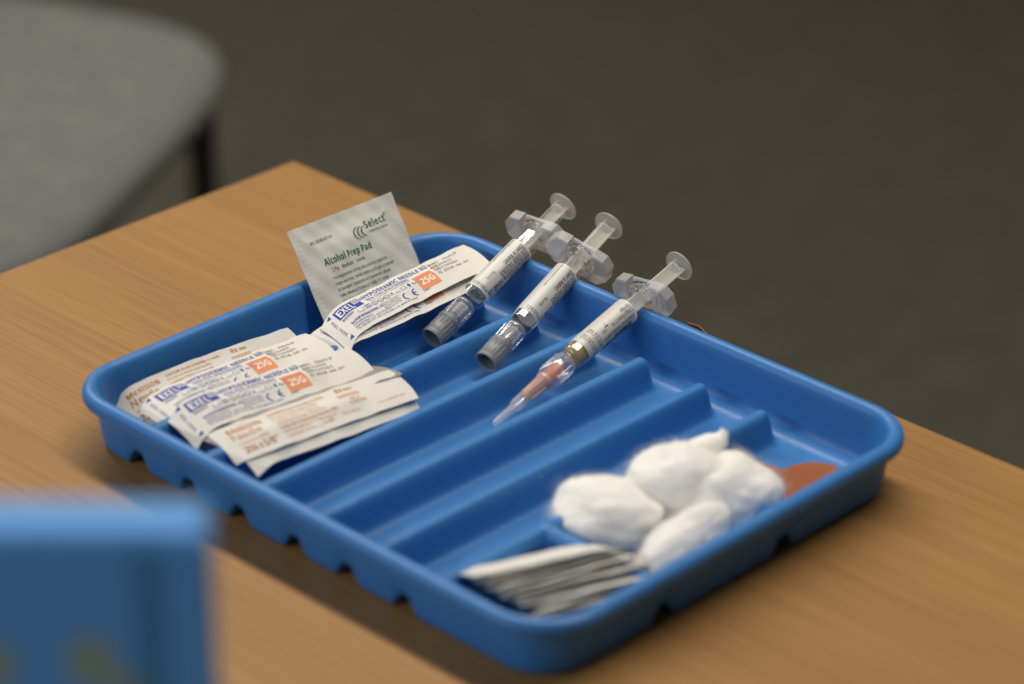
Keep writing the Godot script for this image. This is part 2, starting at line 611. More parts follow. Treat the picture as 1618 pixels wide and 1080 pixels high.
func make_tray() -> void:
	wall_t.resize(2000)
	for k in 2000:
		wall_t[k] = curve(WALL, 0.4 + k / 1000.0)
	var xs := lines(TRAY_A, 0.085)
	var zs := lines(TRAY_B, 0.11)
	var nx := xs.size()
	var nz := zs.size()
	var b := MB.new()
	var hx := TRAY_A - 0.4
	var hz := TRAY_B - 0.4
	var rr := TRAY_R - 0.4
	for r in nz:
		var z := zs[r]
		var q := absf(z) - (hz - rr)
		var ax := hx if q <= 0.0 else hx - rr + sqrt(maxf(rr * rr - q * q, 0.0))
		for k in nx:
			var x := xs[k] * ax / hx
			var y := tray_h(x, z)
			var e := 0.012
			var g := Vector3(tray_h(x - e, z) - tray_h(x + e, z), 2 * e, tray_h(x, z - e) - tray_h(x, z + e)).normalized()
			if rr_sd(x, z) < 0.42:
				g = Vector3.UP
			b.vert(Vector3(x, y, z), g, Vector2(x, z) * 0.05)
	for r in nz - 1:
		for k in nx - 1:
			var a := r * nx + k
			b.tri(a, a + 1, a + nx)
			b.tri(a + 1, a + nx + 1, a + nx)
	# outline of the crest, then rings outward and down: lip, wall, feet
	var ring := PackedVector3Array()
	for k in nx:
		ring.append(b.p[k] * 100.0)
	for r in range(1, nz):
		ring.append(b.p[r * nx + nx - 1] * 100.0)
	for k in range(nx - 2, -1, -1):
		ring.append(b.p[(nz - 1) * nx + k] * 100.0)
	for r in range(nz - 2, -1, -1):
		ring.append(b.p[r * nx] * 100.0)
	var prof := []
	for k in 9:
		var a := PI / 2 * k / 8.0
		prof.append(Vector2(0.4 * sin(a), RIM_H - 0.34 + 0.34 * cos(a)))
	prof.append_array([Vector2(0.40, RIM_H - 0.52), Vector2(0.37, RIM_H - 0.60), Vector2(0.28, RIM_H - 0.66), Vector2(0.10, RIM_H - 0.70), Vector2(-0.08, RIM_H - 0.74), Vector2(-0.17, RIM_H - 0.82)])
	for k in 8:
		prof.append(Vector2(lerpf(-0.18, -0.36, k / 7.0), lerpf(RIM_H - 0.95, 0.62, k / 7.0)))
	prof.append_array([Vector2(-0.39, 0.42), Vector2(-0.44, 0.24), Vector2(-0.53, 0.10), Vector2(-0.66, 0.03), Vector2(-0.80, 0.0), Vector2(-1.3, 0.0)])
	var outs := PackedVector3Array()
	for q in ring:
		var c := Vector3(clampf(q.x, -(hx - rr), hx - rr), 0, clampf(q.z, -(hz - rr), hz - rr))
		var o := Vector3(q.x - c.x, 0, q.z - c.z)
		outs.append(o.normalized())
	var rows := []
	for pr: Vector2 in prof:
		var row := PackedVector3Array()
		for k in ring.size():
			var q := ring[k]
			var o := outs[k]
			var pos := Vector3(q.x, pr.y, q.z) + o * pr.x
			var lift := 0.0
			if o.z > 0.8:
				for rx: float in NOTCH_X:
					lift = maxf(lift, clampf(1.22 - absf(pos.x - rx) / 0.72, 0.0, 1.0))
			elif o.x > 0.8:
				for dz: float in [4.35, -3.2]:
					lift = maxf(lift, clampf(1.22 - absf(pos.z - dz) / 0.72, 0.0, 1.0))
			lift = lift * lift * (3 - 2 * lift)
			pos -= o * 0.28 * lift * clampf(1.0 - pos.y / 1.7, 0.0, 1.0)
			pos.y = maxf(pos.y, 0.92 * lift)
			row.append(pos)
		rows.append(row)
	b.sheet(rows, true)
	var tray := thing("instrument_tray", "blue plastic ribbed instrument tray holding syringes, needle pouches and cotton on the wooden table", "tray")
	part("tray_shell", b.mesh(), M.tray_plastic, tray)
	var g := RandomNumberGenerator.new()
	g.seed = 91
	b = MB.new()
	for k in 70:
		var x := g.randf_range(-12.5, 13.0)
		var z := g.randf_range(-10.5, 10.0)
		var r := g.randf_range(0.008, 0.022)
		var y := tray_h(x, z)
		b.box(Vector3(x - r, y - 0.002, z - r * g.randf_range(0.5, 2.0)), Vector3(x + r, y + r, z + r), r * 0.4)
	var lint := part("dust_specks", b.mesh(), M.paper, tray)
	lint.set_meta("kind", "stuff")

# ---------------------------------------------------------------- needle pouches

# A pouch is a strip of paper that follows a bent middle line, with a clear film blister on its back.
class Strip:
	var mid := []        # points of the middle line
	var across := []     # half-width vectors at those points
	var cut := PackedFloat32Array()
	var length := 0.0
	var shift := 0.0     # makes each sheet ripple its own way
	var crown := 0.0     # how far the middle rises above the edges

	func setup(m: Array, a: Array, crown_ := 0.0) -> void:
		mid = m
		across = a
		crown = crown_
		shift = m[0].x * 3.1 + m[0].z
		cut.append(0.0)
		for k in m.size() - 1:
			length += m[k].distance_to(m[k + 1])
			cut.append(length)

	func spl(arr: Array, k: int, s: float) -> Vector3:
		var a: Vector3 = arr[maxi(k - 1, 0)]
		var b: Vector3 = arr[k]
		var c: Vector3 = arr[k + 1]
		var d: Vector3 = arr[mini(k + 2, arr.size() - 1)]
		return b.cubic_interpolate(c, a, d, s)

	func raw(u: float, v: float) -> Vector3:
		var k := 0
		while k < cut.size() - 2 and u > cut[k + 1]:
			k += 1
		var s := (u - cut[k]) / (cut[k + 1] - cut[k])
		var m := spl(mid, k, clampf(s, 0, 1))
		var a := spl(across, k, clampf(s, 0, 1))
		return m + a * v

	# u along the strip in cm, w across it in cm from the upper edge
	func at(u: float, w: float) -> Array:
		u = clampf(u, 0.0, length)
		var half: float = across[0].length()
		var v := w / half - 1.0
		var e := 0.02
		var pu := raw(minf(u + e, length), v) - raw(maxf(u - e, 0.0), v)
		var pw := raw(u, v + e) - raw(u, v - e)
		var n := pw.cross(pu).normalized()
		if n.y < 0.0:
			n = -n
		# the capped needle inside lifts the middle; the sealed edges ripple a little
		var ridge := 0.13 * exp(-pow(v / 0.34, 2.0)) * smoothstep(1.3, 2.2, u) * (1.0 - smoothstep(length - 3.2, length - 1.6, u))
		var rise := crown * (1.0 - v * v) + ridge + 0.018 * sin(u * 2.1 + v * 1.3 + shift) + 0.012 * sin(u * 5.3 - v * 2.2 + shift) + 0.022 * v * v * sin(u * 3.7 + v * 2.0 + shift * 2.0)
		return [raw(u, v) + n * rise, n]

func exel_ink(flap := true) -> Ink:
	var k := Ink.new()
	var blue := Color(0.025, 0.07, 0.36)
	var dim := Color(0.06, 0.09, 0.30)
	var black := Color(0.03, 0.03, 0.035)
	var orange := Color(0.70, 0.265, 0.125)
	var white := Color(0.82, 0.8, 0.76)
	# maker's block: blue frame, white letters on blue
	k.rect(1.15, 0.22, 2.78, 0.92, blue)
	var from := k.tris.size()
	k.text("EXEL", 1.25, 0.83, 0.50, white, 1.10, 700)
	k.frame(2.40, 0.29, 2.72, 0.58, 0.04, white)
	k.text("INT", 2.46, 0.52, 0.16, white, 0.2, 700)
	k.mark_over(from)
	k.frame(1.2, 1.02, 1.95, 1.16, 0.02, dim)
	k.text("DISPOSABLE", 1.24, 1.13, 0.08, dim, 0.66)
	k.text("®", 2.83, 0.52, 0.22, blue, 0.16)
	k.text("HYPODERMIC NEEDLE", 3.02, 0.52, 0.30, blue, 3.45, 700)
	k.frame(6.60, 0.20, 6.98, 0.50, 0.03, blue)
	k.text("MD", 6.65, 0.45, 0.17, blue, 0.28)
	k.text("NON-TOXIC NON-PYROGENIC", 3.05, 0.79, 0.18, blue, 2.55, 700)
	k.text("SINGLE USE ONLY. DESTROY AFTER USE", 3.05, 0.99, 0.13, blue, 2.5)
	# row of care symbols
	k.rect(2.15, 1.10, 2.17, 1.38, dim)
	k.rect(2.15, 1.36, 2.5, 1.38, dim)
	k.rect(2.48, 1.10, 2.5, 1.38, dim)
	k.frame(2.62, 1.10, 2.92, 1.36, 0.025, dim)
	k.text("X", 2.68, 1.34, 0.22, dim, 0.18)
	for c: float in [3.16, 3.50, 3.84]:
		k.arc(Vector2(c, 1.24), 0.14, 0.025, 0, TAU, dim)
	k.text("2", 3.11, 1.32, 0.17, dim, 0.1)
	k.rect(3.37, 1.23, 3.63, 1.25, dim)
	k.rect(3.72, 1.235, 3.96, 1.255, dim)
	k.text("X", 4.06, 1.36, 0.24, dim, 0.2)
	k.tri(Vector2(4.36, 1.37), Vector2(4.39, 1.37), Vector2(4.51, 1.11), dim)
	k.tri(Vector2(4.62, 1.37), Vector2(4.65, 1.37), Vector2(4.50, 1.11), dim)
	k.rect(4.36, 1.35, 4.65, 1.37, dim)
	k.frame(4.76, 1.12, 5.05, 1.36, 0.02, dim)
	k.tri(Vector2(5.14, 1.22), Vector2(5.26, 1.08), Vector2(5.38, 1.22), blue)
	k.rect(5.22, 1.2, 5.3, 1.37, blue)
	k.text("%", 5.44, 1.36, 0.2, dim, 0.2)
	k.arc(Vector2(5.86, 1.24), 0.13, 0.02, 0, TAU, dim)
	# small print
	k.rect(1.36, 1.52, 1.40, 1.66, blue)
	k.rect(1.40, 1.58, 1.52, 1.66, blue)
	k.text("EXELINT INTERNATIONAL, CO.", 1.56, 1.66, 0.13, blue, 1.85, 700)
	k.text("2500 Santa Fe Avenue", 1.36, 1.84, 0.12, blue, 1.3)
	k.text("Redondo Beach, CA. 90278 U.S.A.", 1.36, 2.02, 0.13, blue, 2.3)
	k.text("TEL: (310) 649-0707  FAX: (310) 649-1178  MADE IN CHINA", 1.36, 2.20, 0.13, blue, 3.8)
	for r in 4:
		k.text(["Directions: twist to open,", "attach to syringe; remove", "cap before use. Discard", "after single use only."][r], 3.35, 1.55 + r * 0.12, 0.08, dim, 1.0)
	# conformity mark
	k.arc(Vector2(4.78, 1.78), 0.22, 0.085, PI * 0.55, PI * 1.45, blue, 1.0, 14, 0.06)
	k.arc(Vector2(5.36, 1.78), 0.22, 0.085, PI * 0.55, PI * 1.45, blue, 1.0, 14, 0.06)
	k.rect(5.15, 1.745, 5.33, 1.815, blue)
	k.text("2460", 5.66, 2.02, 0.16, blue, 0.4)
	# gauge patch
	k.rect(5.72, 0.78, 6.86, 2.02 - 0.12, orange, 0.2)
	from = k.tris.size()
	k.text("25G", 5.90, 1.60, 0.42, white, 0.80, 700)
	k.mark_over(from)
	# lot lines
	k.text("Model: 25Gx5/8\"", 7.08, 0.50, 0.19, black, 1.62, 400, "Droid Sans Mono")
	k.frame(7.05, 0.60, 7.42, 0.80, 0.02, black)
	k.text("REF", 7.08, 0.77, 0.13, black, 0.3)
	k.text("26403", 7.46, 0.79, 0.18, black, 0.72, 400, "Droid Sans Mono")
	k.frame(7.05, 0.90, 7.42, 1.10, 0.02, black)
	k.text("LOT", 7.08, 1.07, 0.13, black, 0.3)
	k.text("230501", 7.46, 1.09, 0.18, black, 0.86, 400, "Droid Sans Mono")
	k.frame(7.08, 1.22, 7.24, 1.42, 0.022, black)
	k.text("2028-04-01", 7.36, 1.41, 0.18, black, 1.35, 400, "Droid Sans Mono")
	if flap:
		k.text("PEEL HERE", 0.72, 0.50, 0.16, dim, 1.35, 400, "Droid Sans", PI / 2)
		k.tri(Vector2(0.70, 0.18), Vector2(0.98, 0.05), Vector2(0.98, 0.33), blue)
		k.tri(Vector2(0.70, 2.15), Vector2(0.98, 2.02), Vector2(0.98, 2.3), blue)
	return k

func mckesson_ink() -> Ink:
	var k := Ink.new()
	var or_ := Color(0.60, 0.24, 0.05)
	var pale := Color(0.66, 0.33, 0.12)
	var dark := Color(0.42, 0.15, 0.04)
	k.text("McKESSON", 0.85, 0.62, 0.30, or_, 1.75, 700)
	k.text("Needle", 0.85, 1.15, 0.42, or_, 1.45)
	k.text("Hypodermic, sterile", 0.9, 1.50, 0.16, pale, 1.5)
	k.text("25G x 5/8\"", 0.9, 2.08, 0.40, dark, 1.75, 700)
	var rows := ["CAUTION: Do not re-sterilize or reuse.", "Do not re-shield used needles.", "Contents STERILE in unopened,", "undamaged package. Discard after", "single use. Federal law restricts this", "device to sale by or on the order of", "a physician. Not made with latex."]
	for r in rows.size():
		k.text(rows[r], 3.0, 0.40 + r * 0.275, 0.17, pale, [2.9, 2.35, 2.3, 2.5, 2.9, 2.7, 2.5][r], 700 if r == 0 or r == 4 else 400)
	k.text("Rx", 6.55, 0.45, 0.28, or_, 0.36, 700)
	k.text("ONLY", 6.98, 0.45, 0.17, or_, 0.46, 700)
	k.rect(6.35, 0.66, 7.5, 0.92, Color(0.70, 0.50, 0.36))
	k.text("STERILE EO", 6.42, 0.87, 0.15, pale, 1.0)
	k.text("REF #", 6.8, 1.24, 0.15, pale, 0.5)
	k.text("16-N2558", 6.6, 1.48, 0.17, or_, 0.9)
	k.text("LOT", 5.2, 1.95, 0.16, or_, 0.3)
	k.text("2026-08-31", 5.9, 1.95, 0.17, pale, 1.0)
	k.text("www.mckesson.com", 7.75, 1.95, 0.12, pale, 1.35)
	return k

# one pouch: paper, print, film blister with the capped needle inside
func make_pouch(label: String, strip: Strip, ink: Ink, blister: bool, sheet_mat: Material, group := "sealed needle pouches in the tray") -> Node3D:
	var t := thing("needle_pouch", label, "needle pouch", Vector3.ZERO, Basis(), group)
	var half: float = strip.across[0].length()
	var rows := []
	var under := []
	var nu := 44
	var nw := 9
	for a in nu + 1:
		var u := strip.length * a / nu
		var row := PackedVector3Array()
		var row2 := PackedVector3Array()
		for c in nw + 1:
			var s := float(c) / nw
			var uu := u
			# the far end is cut to a blunt point, the near end bows a little
			if a > nu - 4:
				uu = u - (0.24 * absf(s * 2 - 1) ** 2.0) * (a - nu + 4) / 4.0
			elif a < 3:
				uu = u + 0.10 * sin(s * PI) * (3 - a) / 3.0
			var r := strip.at(uu, s * half * 2)
			row.append(r[0])
			row2.append(r[0] - r[1] * 0.025)
		rows.append(row)
		under.append(row2)
	var b := MB.new()
	b.sheet(rows, true)
	b.sheet(under, false)
	var rim := []
	var edge_t := PackedVector3Array()
	var edge_b := PackedVector3Array()
	for a in nu + 1:
		edge_t.append(rows[a][0])
		edge_b.append(under[a][0])
	for c in range(1, nw + 1):
		edge_t.append(rows[nu][c])
		edge_b.append(under[nu][c])
	for a in range(nu - 1, -1, -1):
		edge_t.append(rows[a][nw])
		edge_b.append(under[a][nw])
	for c in range(nw - 1, -1, -1):
		edge_t.append(rows[0][c])
		edge_b.append(under[0][c])
	rim = [edge_t, edge_b]
	b.sheet(rim)
	var paper := part("paper", b.mesh(), sheet_mat, t)
	if ink != null:
		part("print", ink.lay(func(u: float, v: float) -> Array: return strip.at(u, v * 0.877)), M.ink, paper)
	if blister:
		var film := []
		for a in 31:
			var u := lerpf(1.1, strip.length - 0.5, a / 30.0)
			var row := PackedVector3Array()
			var swell := minf(1.0, minf(a / 4.0, (30 - a) / 4.0))
			for c in 13:
				var s := c / 12.0
				var r := strip.at(u, (0.06 + s * 0.88) * half * 2)
				var d := absf(s * 2 - 1)
				row.append(r[0] - r[1] * (0.04 + 0.36 * swell * smoothstep(1.0, 0.35, d)))
			film.append(row)
		var fb := MB.new()
		fb.sheet(film, false)
		part("film", fb.mesh(), M.film, t)
		var pts := []
		for a in 9:
			var r := strip.at(lerpf(1.7, 4.9, a / 8.0), half)
			pts.append(r[0] - r[1] * 0.2)
		var hb := MB.new()
		hb.tube(pts.slice(0, 4), 0.17, 0.14, 12)
		part("needle_hub", hb.mesh(), M.orange_hub, t)
		var sb := MB.new()
		sb.tube(pts.slice(3), 0.15, 0.10, 12)
		part("needle_shield", sb.mesh(), M.clear_plastic, t)
	return t

func strip_of(m: Array, a: Array, crown := 0.05) -> Strip:
	var s := Strip.new()
	s.setup(m, a, crown)
	return s

func pouch(label: String, left: Array, dir: Vector3, ink: Ink, blister := true, sheet_mat: Material = null) -> void:
	# left: points along the edge that lies towards -x; dir points across the pouch
	var mids := []
	var halves := []
	for q: Vector3 in left:
		mids.append(q + dir.normalized() * HALF_W)
		halves.append(dir.normalized() * HALF_W)
	make_pouch(label, strip_of(mids, halves), ink, blister, sheet_mat if sheet_mat else M.paper)

func make_pouches() -> void:
	pouch("orange printed needle pouch, rearmost of the left pile, leaning on the tray's left wall",
		[Vector3(-14.15, 1.35, 9.65), Vector3(-14.05, 1.9, 8.4), Vector3(-13.85, 2.0, 5.2), Vector3(-13.6, 1.95, 2.2), Vector3(-13.4, 1.85, -0.4)], Vector3(0.82, -0.50, 0.10), mckesson_ink(), false)
	pouch("needle pouch printed in blue, second of the left pile, half covered",
		[Vector3(-12.05, 1.75, 9.8), Vector3(-12.4, 2.15, 8.6), Vector3(-12.15, 2.28, 5.5), Vector3(-11.9, 2.32, 2.5), Vector3(-11.7, 2.3, 0.0)], Vector3(0.98, -0.12, 0.02), exel_ink(), false)
	pouch("needle pouch printed in blue with its peel tab bent down, third of the left pile",
		[Vector3(-10.2, 1.95, 9.7), Vector3(-10.42, 2.5, 8.4), Vector3(-9.95, 2.56, 5.5), Vector3(-9.45, 2.54, 2.5), Vector3(-9.0, 2.48, -0.15)], Vector3(0.95, -0.29, 0.06), exel_ink(), false)
	pouch("needle pouch turned film side out, wedged between the blue and orange printed pouches",
		[Vector3(-9.3, 1.3, 9.3), Vector3(-9.2, 1.55, 8.0), Vector3(-8.8, 1.6, 5.0), Vector3(-8.4, 1.62, 2.5), Vector3(-7.75, 1.85, -0.5)], Vector3(0.96, 0.20, 0.05), null, false, M.pouch_back)
	pouch("needle pouch printed in orange, nearest the syringes at the front of the left pile",
		[Vector3(-7.75, 2.16, 9.55), Vector3(-7.56, 2.27, 8.5), Vector3(-7.16, 2.29, 5.5), Vector3(-6.76, 2.30, 2.5), Vector3(-6.34, 2.30, -0.2)], Vector3(0.94, -0.30, 0.05), mckesson_ink(), true)
	pouch("blank needle pouch under the front orange printed pouch, only its edge showing",
		[Vector3(-6.75, 2.0, 9.2), Vector3(-7.0, 2.1, 7.8), Vector3(-6.62, 2.12, 5.4), Vector3(-6.24, 2.12, 2.2), Vector3(-6.0, 2.08, 0.0)], Vector3(0.90, -0.40, 0.02), null)
	pouch("lower needle pouch of the pair beside the first syringe, mostly covered",
		[Vector3(-11.9, 1.95, -0.2), Vector3(-11.8, 2.33, -1.4), Vector3(-11.6, 2.45, -3.8), Vector3(-11.45, 2.6, -6.4), Vector3(-11.35, 2.75, -9.6)], Vector3(0.985, -0.12, 0.0), exel_ink(), false)
	pouch("upper needle pouch printed in blue, lying against the alcohol pad beside the first syringe",
		[Vector3(-11.6, 2.25, -0.7), Vector3(-12.05, 2.72, -2.0), Vector3(-12.0, 2.97, -4.5), Vector3(-11.88, 3.2, -7.5), Vector3(-11.72, 3.4, -10.3)], Vector3(0.98, -0.19, 0.06), exel_ink(), false)

# ---------------------------------------------------------------- alcohol pad

func make_pad() -> void:
	var t := thing("alcohol_pad", "square pale foil alcohol pad packet with green print propped on the tray's back left rim", "alcohol pad")
	var tl := Vector3(-15.62, 5.36, -2.34)
	var ur := Vector3(0.0, -0.016, -1.0).normalized()
	var dn := Vector3(0.545, -0.838, 0.0).normalized()
	var nor := ur.cross(dn)
	if nor.x < 0.0:
		nor = -nor
	var wide := 6.64
	var tall := 5.5
	var place := func(u: float, w: float) -> Array:
		var seal := 0.55
		var inner := minf(minf(u, wide - u), minf(w, tall - w))
		var puff := 0.13 * smoothstep(seal - 0.15, seal + 0.9, inner)
		var crease := 0.025 * sin(u * 2.3 + w * 1.1) * sin(w * 1.9 - u * 0.7) + 0.012 * sin(u * 6.1 - w * 4.3)
		var bow := -0.10 * sin(u / wide * PI) + 0.16 * pow(maxf(0.0, u / wide - 0.75) * 4.0, 2.0) * (1.0 - w / tall)
		var crimp := 0.0
		if inner < seal and inner > 0.05:
			crimp = 0.004 * sin((w if minf(u, wide - u) < minf(w, tall - w) else u) * 26.0)
		return [tl + ur * u + dn * w + nor * (puff + crease + bow + crimp), nor]
	var rows := []
	var back := []
	for a in 81:
		var row := PackedVector3Array()
		var row2 := PackedVector3Array()
		for c in 81:
			var r: Array = place.call(wide * c / 80.0, tall * a / 80.0)
			row.append(r[0])
			row2.append(r[0] - nor * 0.05)
		rows.append(row)
		back.append(row2)
	var b := MB.new()
	var flip: bool = (rows[40][41] - rows[40][40]).cross(rows[41][40] - rows[40][40]).dot(nor) < 0.0
	b.sheet(rows, flip)
	b.sheet(back, not flip)
	b.sheet([rows[0], back[0]], false)
	b.sheet([rows[80], back[80]], true)
	var l1 := PackedVector3Array()
	var l2 := PackedVector3Array()
	var r1 := PackedVector3Array()
	var r2 := PackedVector3Array()
	for a in 81:
		l1.append(rows[a][0])
		l2.append(back[a][0])
		r1.append(rows[a][80])
		r2.append(back[a][80])
	b.sheet([l1, l2])
	b.sheet([r1, r2])
	var sachet := part("sachet", b.mesh(), M.pad_foil, t)
	var k := Ink.new()
	var green := Color(0.025, 0.16, 0.045)
	var soft := Color(0.09, 0.17, 0.09)
	k.text("NDC 68340-873-01", 0.95, 1.02, 0.16, soft, 1.42)
	for q in 3:
		k.arc(Vector2(3.95 + q * 0.2, 1.28), 0.30 - q * 0.03, 0.08, PI * 0.5, PI * 1.55, green, 1.0, 14, 0.02)
	k.text("Select", 4.42, 1.20, 0.36, green, 1.32, 700)
	k.text("®", 5.74, 0.92, 0.16, green, 0.12)
	k.text("medical products", 4.52, 1.45, 0.13, soft, 1.25)
	k.text("Alcohol Prep Pad", 1.28, 2.18, 0.34, green, 3.05, 700)
	k.text("2 Ply    Medium    Sterile", 1.55, 2.55, 0.18, green, 2.15)
	var rows_t := ["• For preparation of the skin prior to injection", "Single use only. Sterile unless package is opened", "or damaged. Questions or Comments: about", "Select Medical Products? 1-800-777-4908", "Manufactured for: PSS World Medical Inc.", "4345 Southpoint Blvd., Jacksonville, FL 32216", "Made in China  •  www.selectmedical.com"]
	for r in rows_t.size():
		k.text(rows_t[r], 1.35 if r == 0 else 1.42, 2.92 + r * 0.30, 0.16, soft, [3.55, 3.75, 3.4, 3.15, 3.05, 3.2, 3.0][r])
	k.arc(Vector2(1.6, 5.0), 0.16, 0.03, 0, TAU, soft)
	part("print", k.lay(place), M.ink, sachet)

# ---------------------------------------------------------------- syringes

func syringe_place(r: float) -> Callable:
	# u: angle (degrees) round the barrel from its top, growing to its right; w: height along the axis
	return func(u: float, w: float) -> Array:
		var a := deg_to_rad(u)
		var d := Vector3(sin(a), 0, cos(a))
		return [d * r + Vector3(0, w, 0), d]

# lettering on a barrel. along = true: it runs from flange to tip, else round the barrel
func barrel_text(k: Ink, s: String, deg: float, y: float, h: float, col: Color, width: float, along: bool, r: float, weight := 400, kind := "Droid Sans") -> void:
	var q := Ink.new()
	q.text(s, 0, 0, h, col, width, weight, kind, 0.0, 4.0)
	var per := 1.0 / r * 180.0 / PI
	for j in q.tris.size():
		var v := q.tris[j]
		if along:
			k.tris.append(Vector2(deg - v.y * per, y - v.x))
		else:
			k.tris.append(Vector2(deg + v.x * per, y - v.y))
		k.cols.append(q.cols[j])

func make_backstop(roll: float, parent: Node3D, y: float) -> void:
	# the finger rest: two chamfered lobes, a bridge on the thumb side and a collar round the barrel
	var xf := Transform3D(Basis(Vector3.UP, roll), Vector3.ZERO)
	var b := MB.new()
	for sx: float in [-1.0, 1.0]:
		b.prism([Vector2(sx * 0.66, -0.92), Vector2(sx * 1.24, -0.86), Vector2(sx * 1.68, -0.36), Vector2(sx * 1.68, 0.34), Vector2(sx * 1.30, 0.80), Vector2(sx * 0.66, 0.84)], y - 0.30, y + 0.36, 0.06, xf)
	b.box(Vector3(-0.655, y + 0.14, -0.84), Vector3(0.655, y + 0.36, 0.76), 0.05, xf)
	b.box(Vector3(-0.655, y - 0.28, -0.88), Vector3(0.655, y + 0.12, -0.76), 0.05, xf)
	part("finger_rest", b.mesh(), M.milky_plastic, parent)

func make_syringe(label: String, tip: Vector3, mid: Vector3, total: float, kind: int, roll: float, stop_roll: float) -> void:
	var y := (mid - tip).normalized()
	var z := (Vector3.UP - y * y.y).normalized()
	var x := y.cross(z).normalized()
	var bas := Basis(x, y, z) * Basis(Vector3.UP, roll)
	var t := thing("syringe", label, "syringe", tip, bas, "prefilled syringes resting on the back rim")
	# heights along the axis, from the cap's mouth (0) to the thumb rest (total)
	var g0 := 2.78 if kind < 2 else 5.35      # shoulder of the glass
	var lab0 := g0 + 0.62
	var lab1 := lab0 + 3.50
	var fl := lab1 + 1.22
	var R := 0.61
	# glass: shoulder, barrel, flange
	var b := MB.new()
	b.lathe([Vector2(0.20, g0 - 0.30), Vector2(0.30, g0 - 0.26), Vector2(0.36, g0 - 0.10), Vector2(0.50, g0 - 0.02), Vector2(R - 0.01, g0 + 0.10), Vector2(R, g0 + 0.22), Vector2(R, fl - 0.34)], 40)
	part("barrel", b.mesh(), M.glass, t)
	b = MB.new()
	b.lathe([Vector2(R - 0.10, fl - 0.34), Vector2(R + 0.002, fl - 0.335), Vector2(R + 0.01, fl - 0.26), Vector2(R + 0.06, fl - 0.18), Vector2(R + 0.17, fl - 0.12), Vector2(R + 0.235, fl - 0.02), Vector2(R + 0.22, fl + 0.06), Vector2(R + 0.14, fl + 0.10), Vector2(R - 0.02, fl + 0.11), Vector2(R - 0.09, fl + 0.06), Vector2(R - 0.10, fl - 0.34)], 44)
	part("flange", b.mesh(), M.solid_glass, t)
	# liquid column up to the stopper
	var stop0 := lab1 - 0.55
	var q0 := g0 + (0.62 if kind == 0 else 0.0)      # the first one has a bubble at its tip
	b = MB.new()
	b.lathe([Vector2(0.0, q0 + 0.0), Vector2(0.30, q0 + 0.01), Vector2(0.44, q0 + 0.07), Vector2(0.515, q0 + 0.18), Vector2(0.525, q0 + 0.3), Vector2(0.525, stop0 - 0.02), Vector2(0.0, stop0 - 0.02)], 40)
	part("liquid", b.mesh(), M.amber_liquid if kind == 2 else M.liquid, t)
	b = MB.new()
	b.lathe([Vector2(0.0, stop0), Vector2(0.49, stop0), Vector2(0.49, stop0 + 0.12), Vector2(0.44, stop0 + 0.2), Vector2(0.49, stop0 + 0.28), Vector2(0.49, stop0 + 0.5), Vector2(0.0, stop0 + 0.5)], 32)
	part("stopper", b.mesh(), M.grey_rubber, t)
	# plunger: four fins, a collar, the thumb disc
	b = MB.new()
	var top := total - 0.14
	b.box(Vector3(-0.47, stop0 + 0.52, -0.04), Vector3(0.47, top, 0.04), 0.012)
	b.box(Vector3(-0.04, stop0 + 0.52, -0.47), Vector3(0.04, top, -0.043), 0.012)
	b.box(Vector3(-0.04, stop0 + 0.52, 0.043), Vector3(0.04, top, 0.47), 0.012)
	b.lathe([Vector2(0.0, top - 0.34), Vector2(0.42, top - 0.34), Vector2(0.42, top - 0.27), Vector2(0.0, top - 0.27)], 28)
	part("plunger_rod", b.mesh(), M.rod_plastic, t)
	b = MB.new()
	b.lathe([Vector2(0.0, top), Vector2(0.70, top), Vector2(0.765, top + 0.03), Vector2(0.775, top + 0.08), Vector2(0.75, top + 0.13), Vector2(0.66, top + 0.14), Vector2(0.0, top + 0.11)], 44)
	part("thumb_rest", b.mesh(), M.milky_plastic, t)
	make_backstop(stop_roll - roll, t, fl + 0.05)
	# label: a paper sleeve with a narrow gap
	var rl := R + 0.014
	var pl := syringe_place(rl)
	var rows := []
	for a in 3:
		var row := PackedVector3Array()
		for q in 61:
			row.append(pl.call(-168.0 + 336.0 * q / 60.0, lerpf(lab0, lab1, a / 2.0))[0])
		rows.append(row)
	b = MB.new()
	var flip: bool = (rows[0][31] - rows[0][30]).cross(rows[1][30] - rows[0][30]).dot(rows[0][30] - Vector3(0, rows[0][30].y, 0)) < 0.0
	b.sheet(rows, flip)
	var lb := part("label_sleeve", b.mesh(), M.label_paper, t)
	var k := Ink.new()
	var blk := Color(0.02, 0.02, 0.022)
	var tri_at := func(deg: float, yy: float) -> void:
		k.tri(Vector2(deg - 9, yy), Vector2(deg + 9, yy + 0.12), Vector2(deg + 9, yy - 0.12), blk)
	if kind < 2:
		barrel_text(k, "Syringe", 138, lab1 - 0.1, 0.12, blk, 0.42, true, rl)
		barrel_text(k, "STERILE DILUENT", 117, lab1 - 0.10, 0.235, blk, 1.60, true, rl, 700)
		barrel_text(k, "FOR MERCK SHARP & DOHME LLC", 92, lab1 - 0.10, 0.235, blk, 3.20, true, rl, 700)
		barrel_text(k, "LIVE VIRUS VACCINES", 67, lab1 - 0.10, 0.235, blk, 2.03, true, rl, 700)
		barrel_text(k, "(Sterile Water)", 42, lab1 - 0.12, 0.23, blk, 1.42, true, rl, 700)
		barrel_text(k, "Rx only", 40, lab1 - 2.25, 0.17, blk, 0.6, true, rl)
		barrel_text(k, "Manufactured for use with", -4, lab1 - 0.1, 0.09, blk, 1.6, true, rl)
		barrel_text(k, "7293864", 2, lab0 + 0.10, 0.20, blk, 0.92, false, rl, 400, "Droid Sans Mono")
		barrel_text(k, "1971", 94, lab0 + 0.66, 0.24, blk, 0.66, false, rl, 400, "Droid Sans Mono")
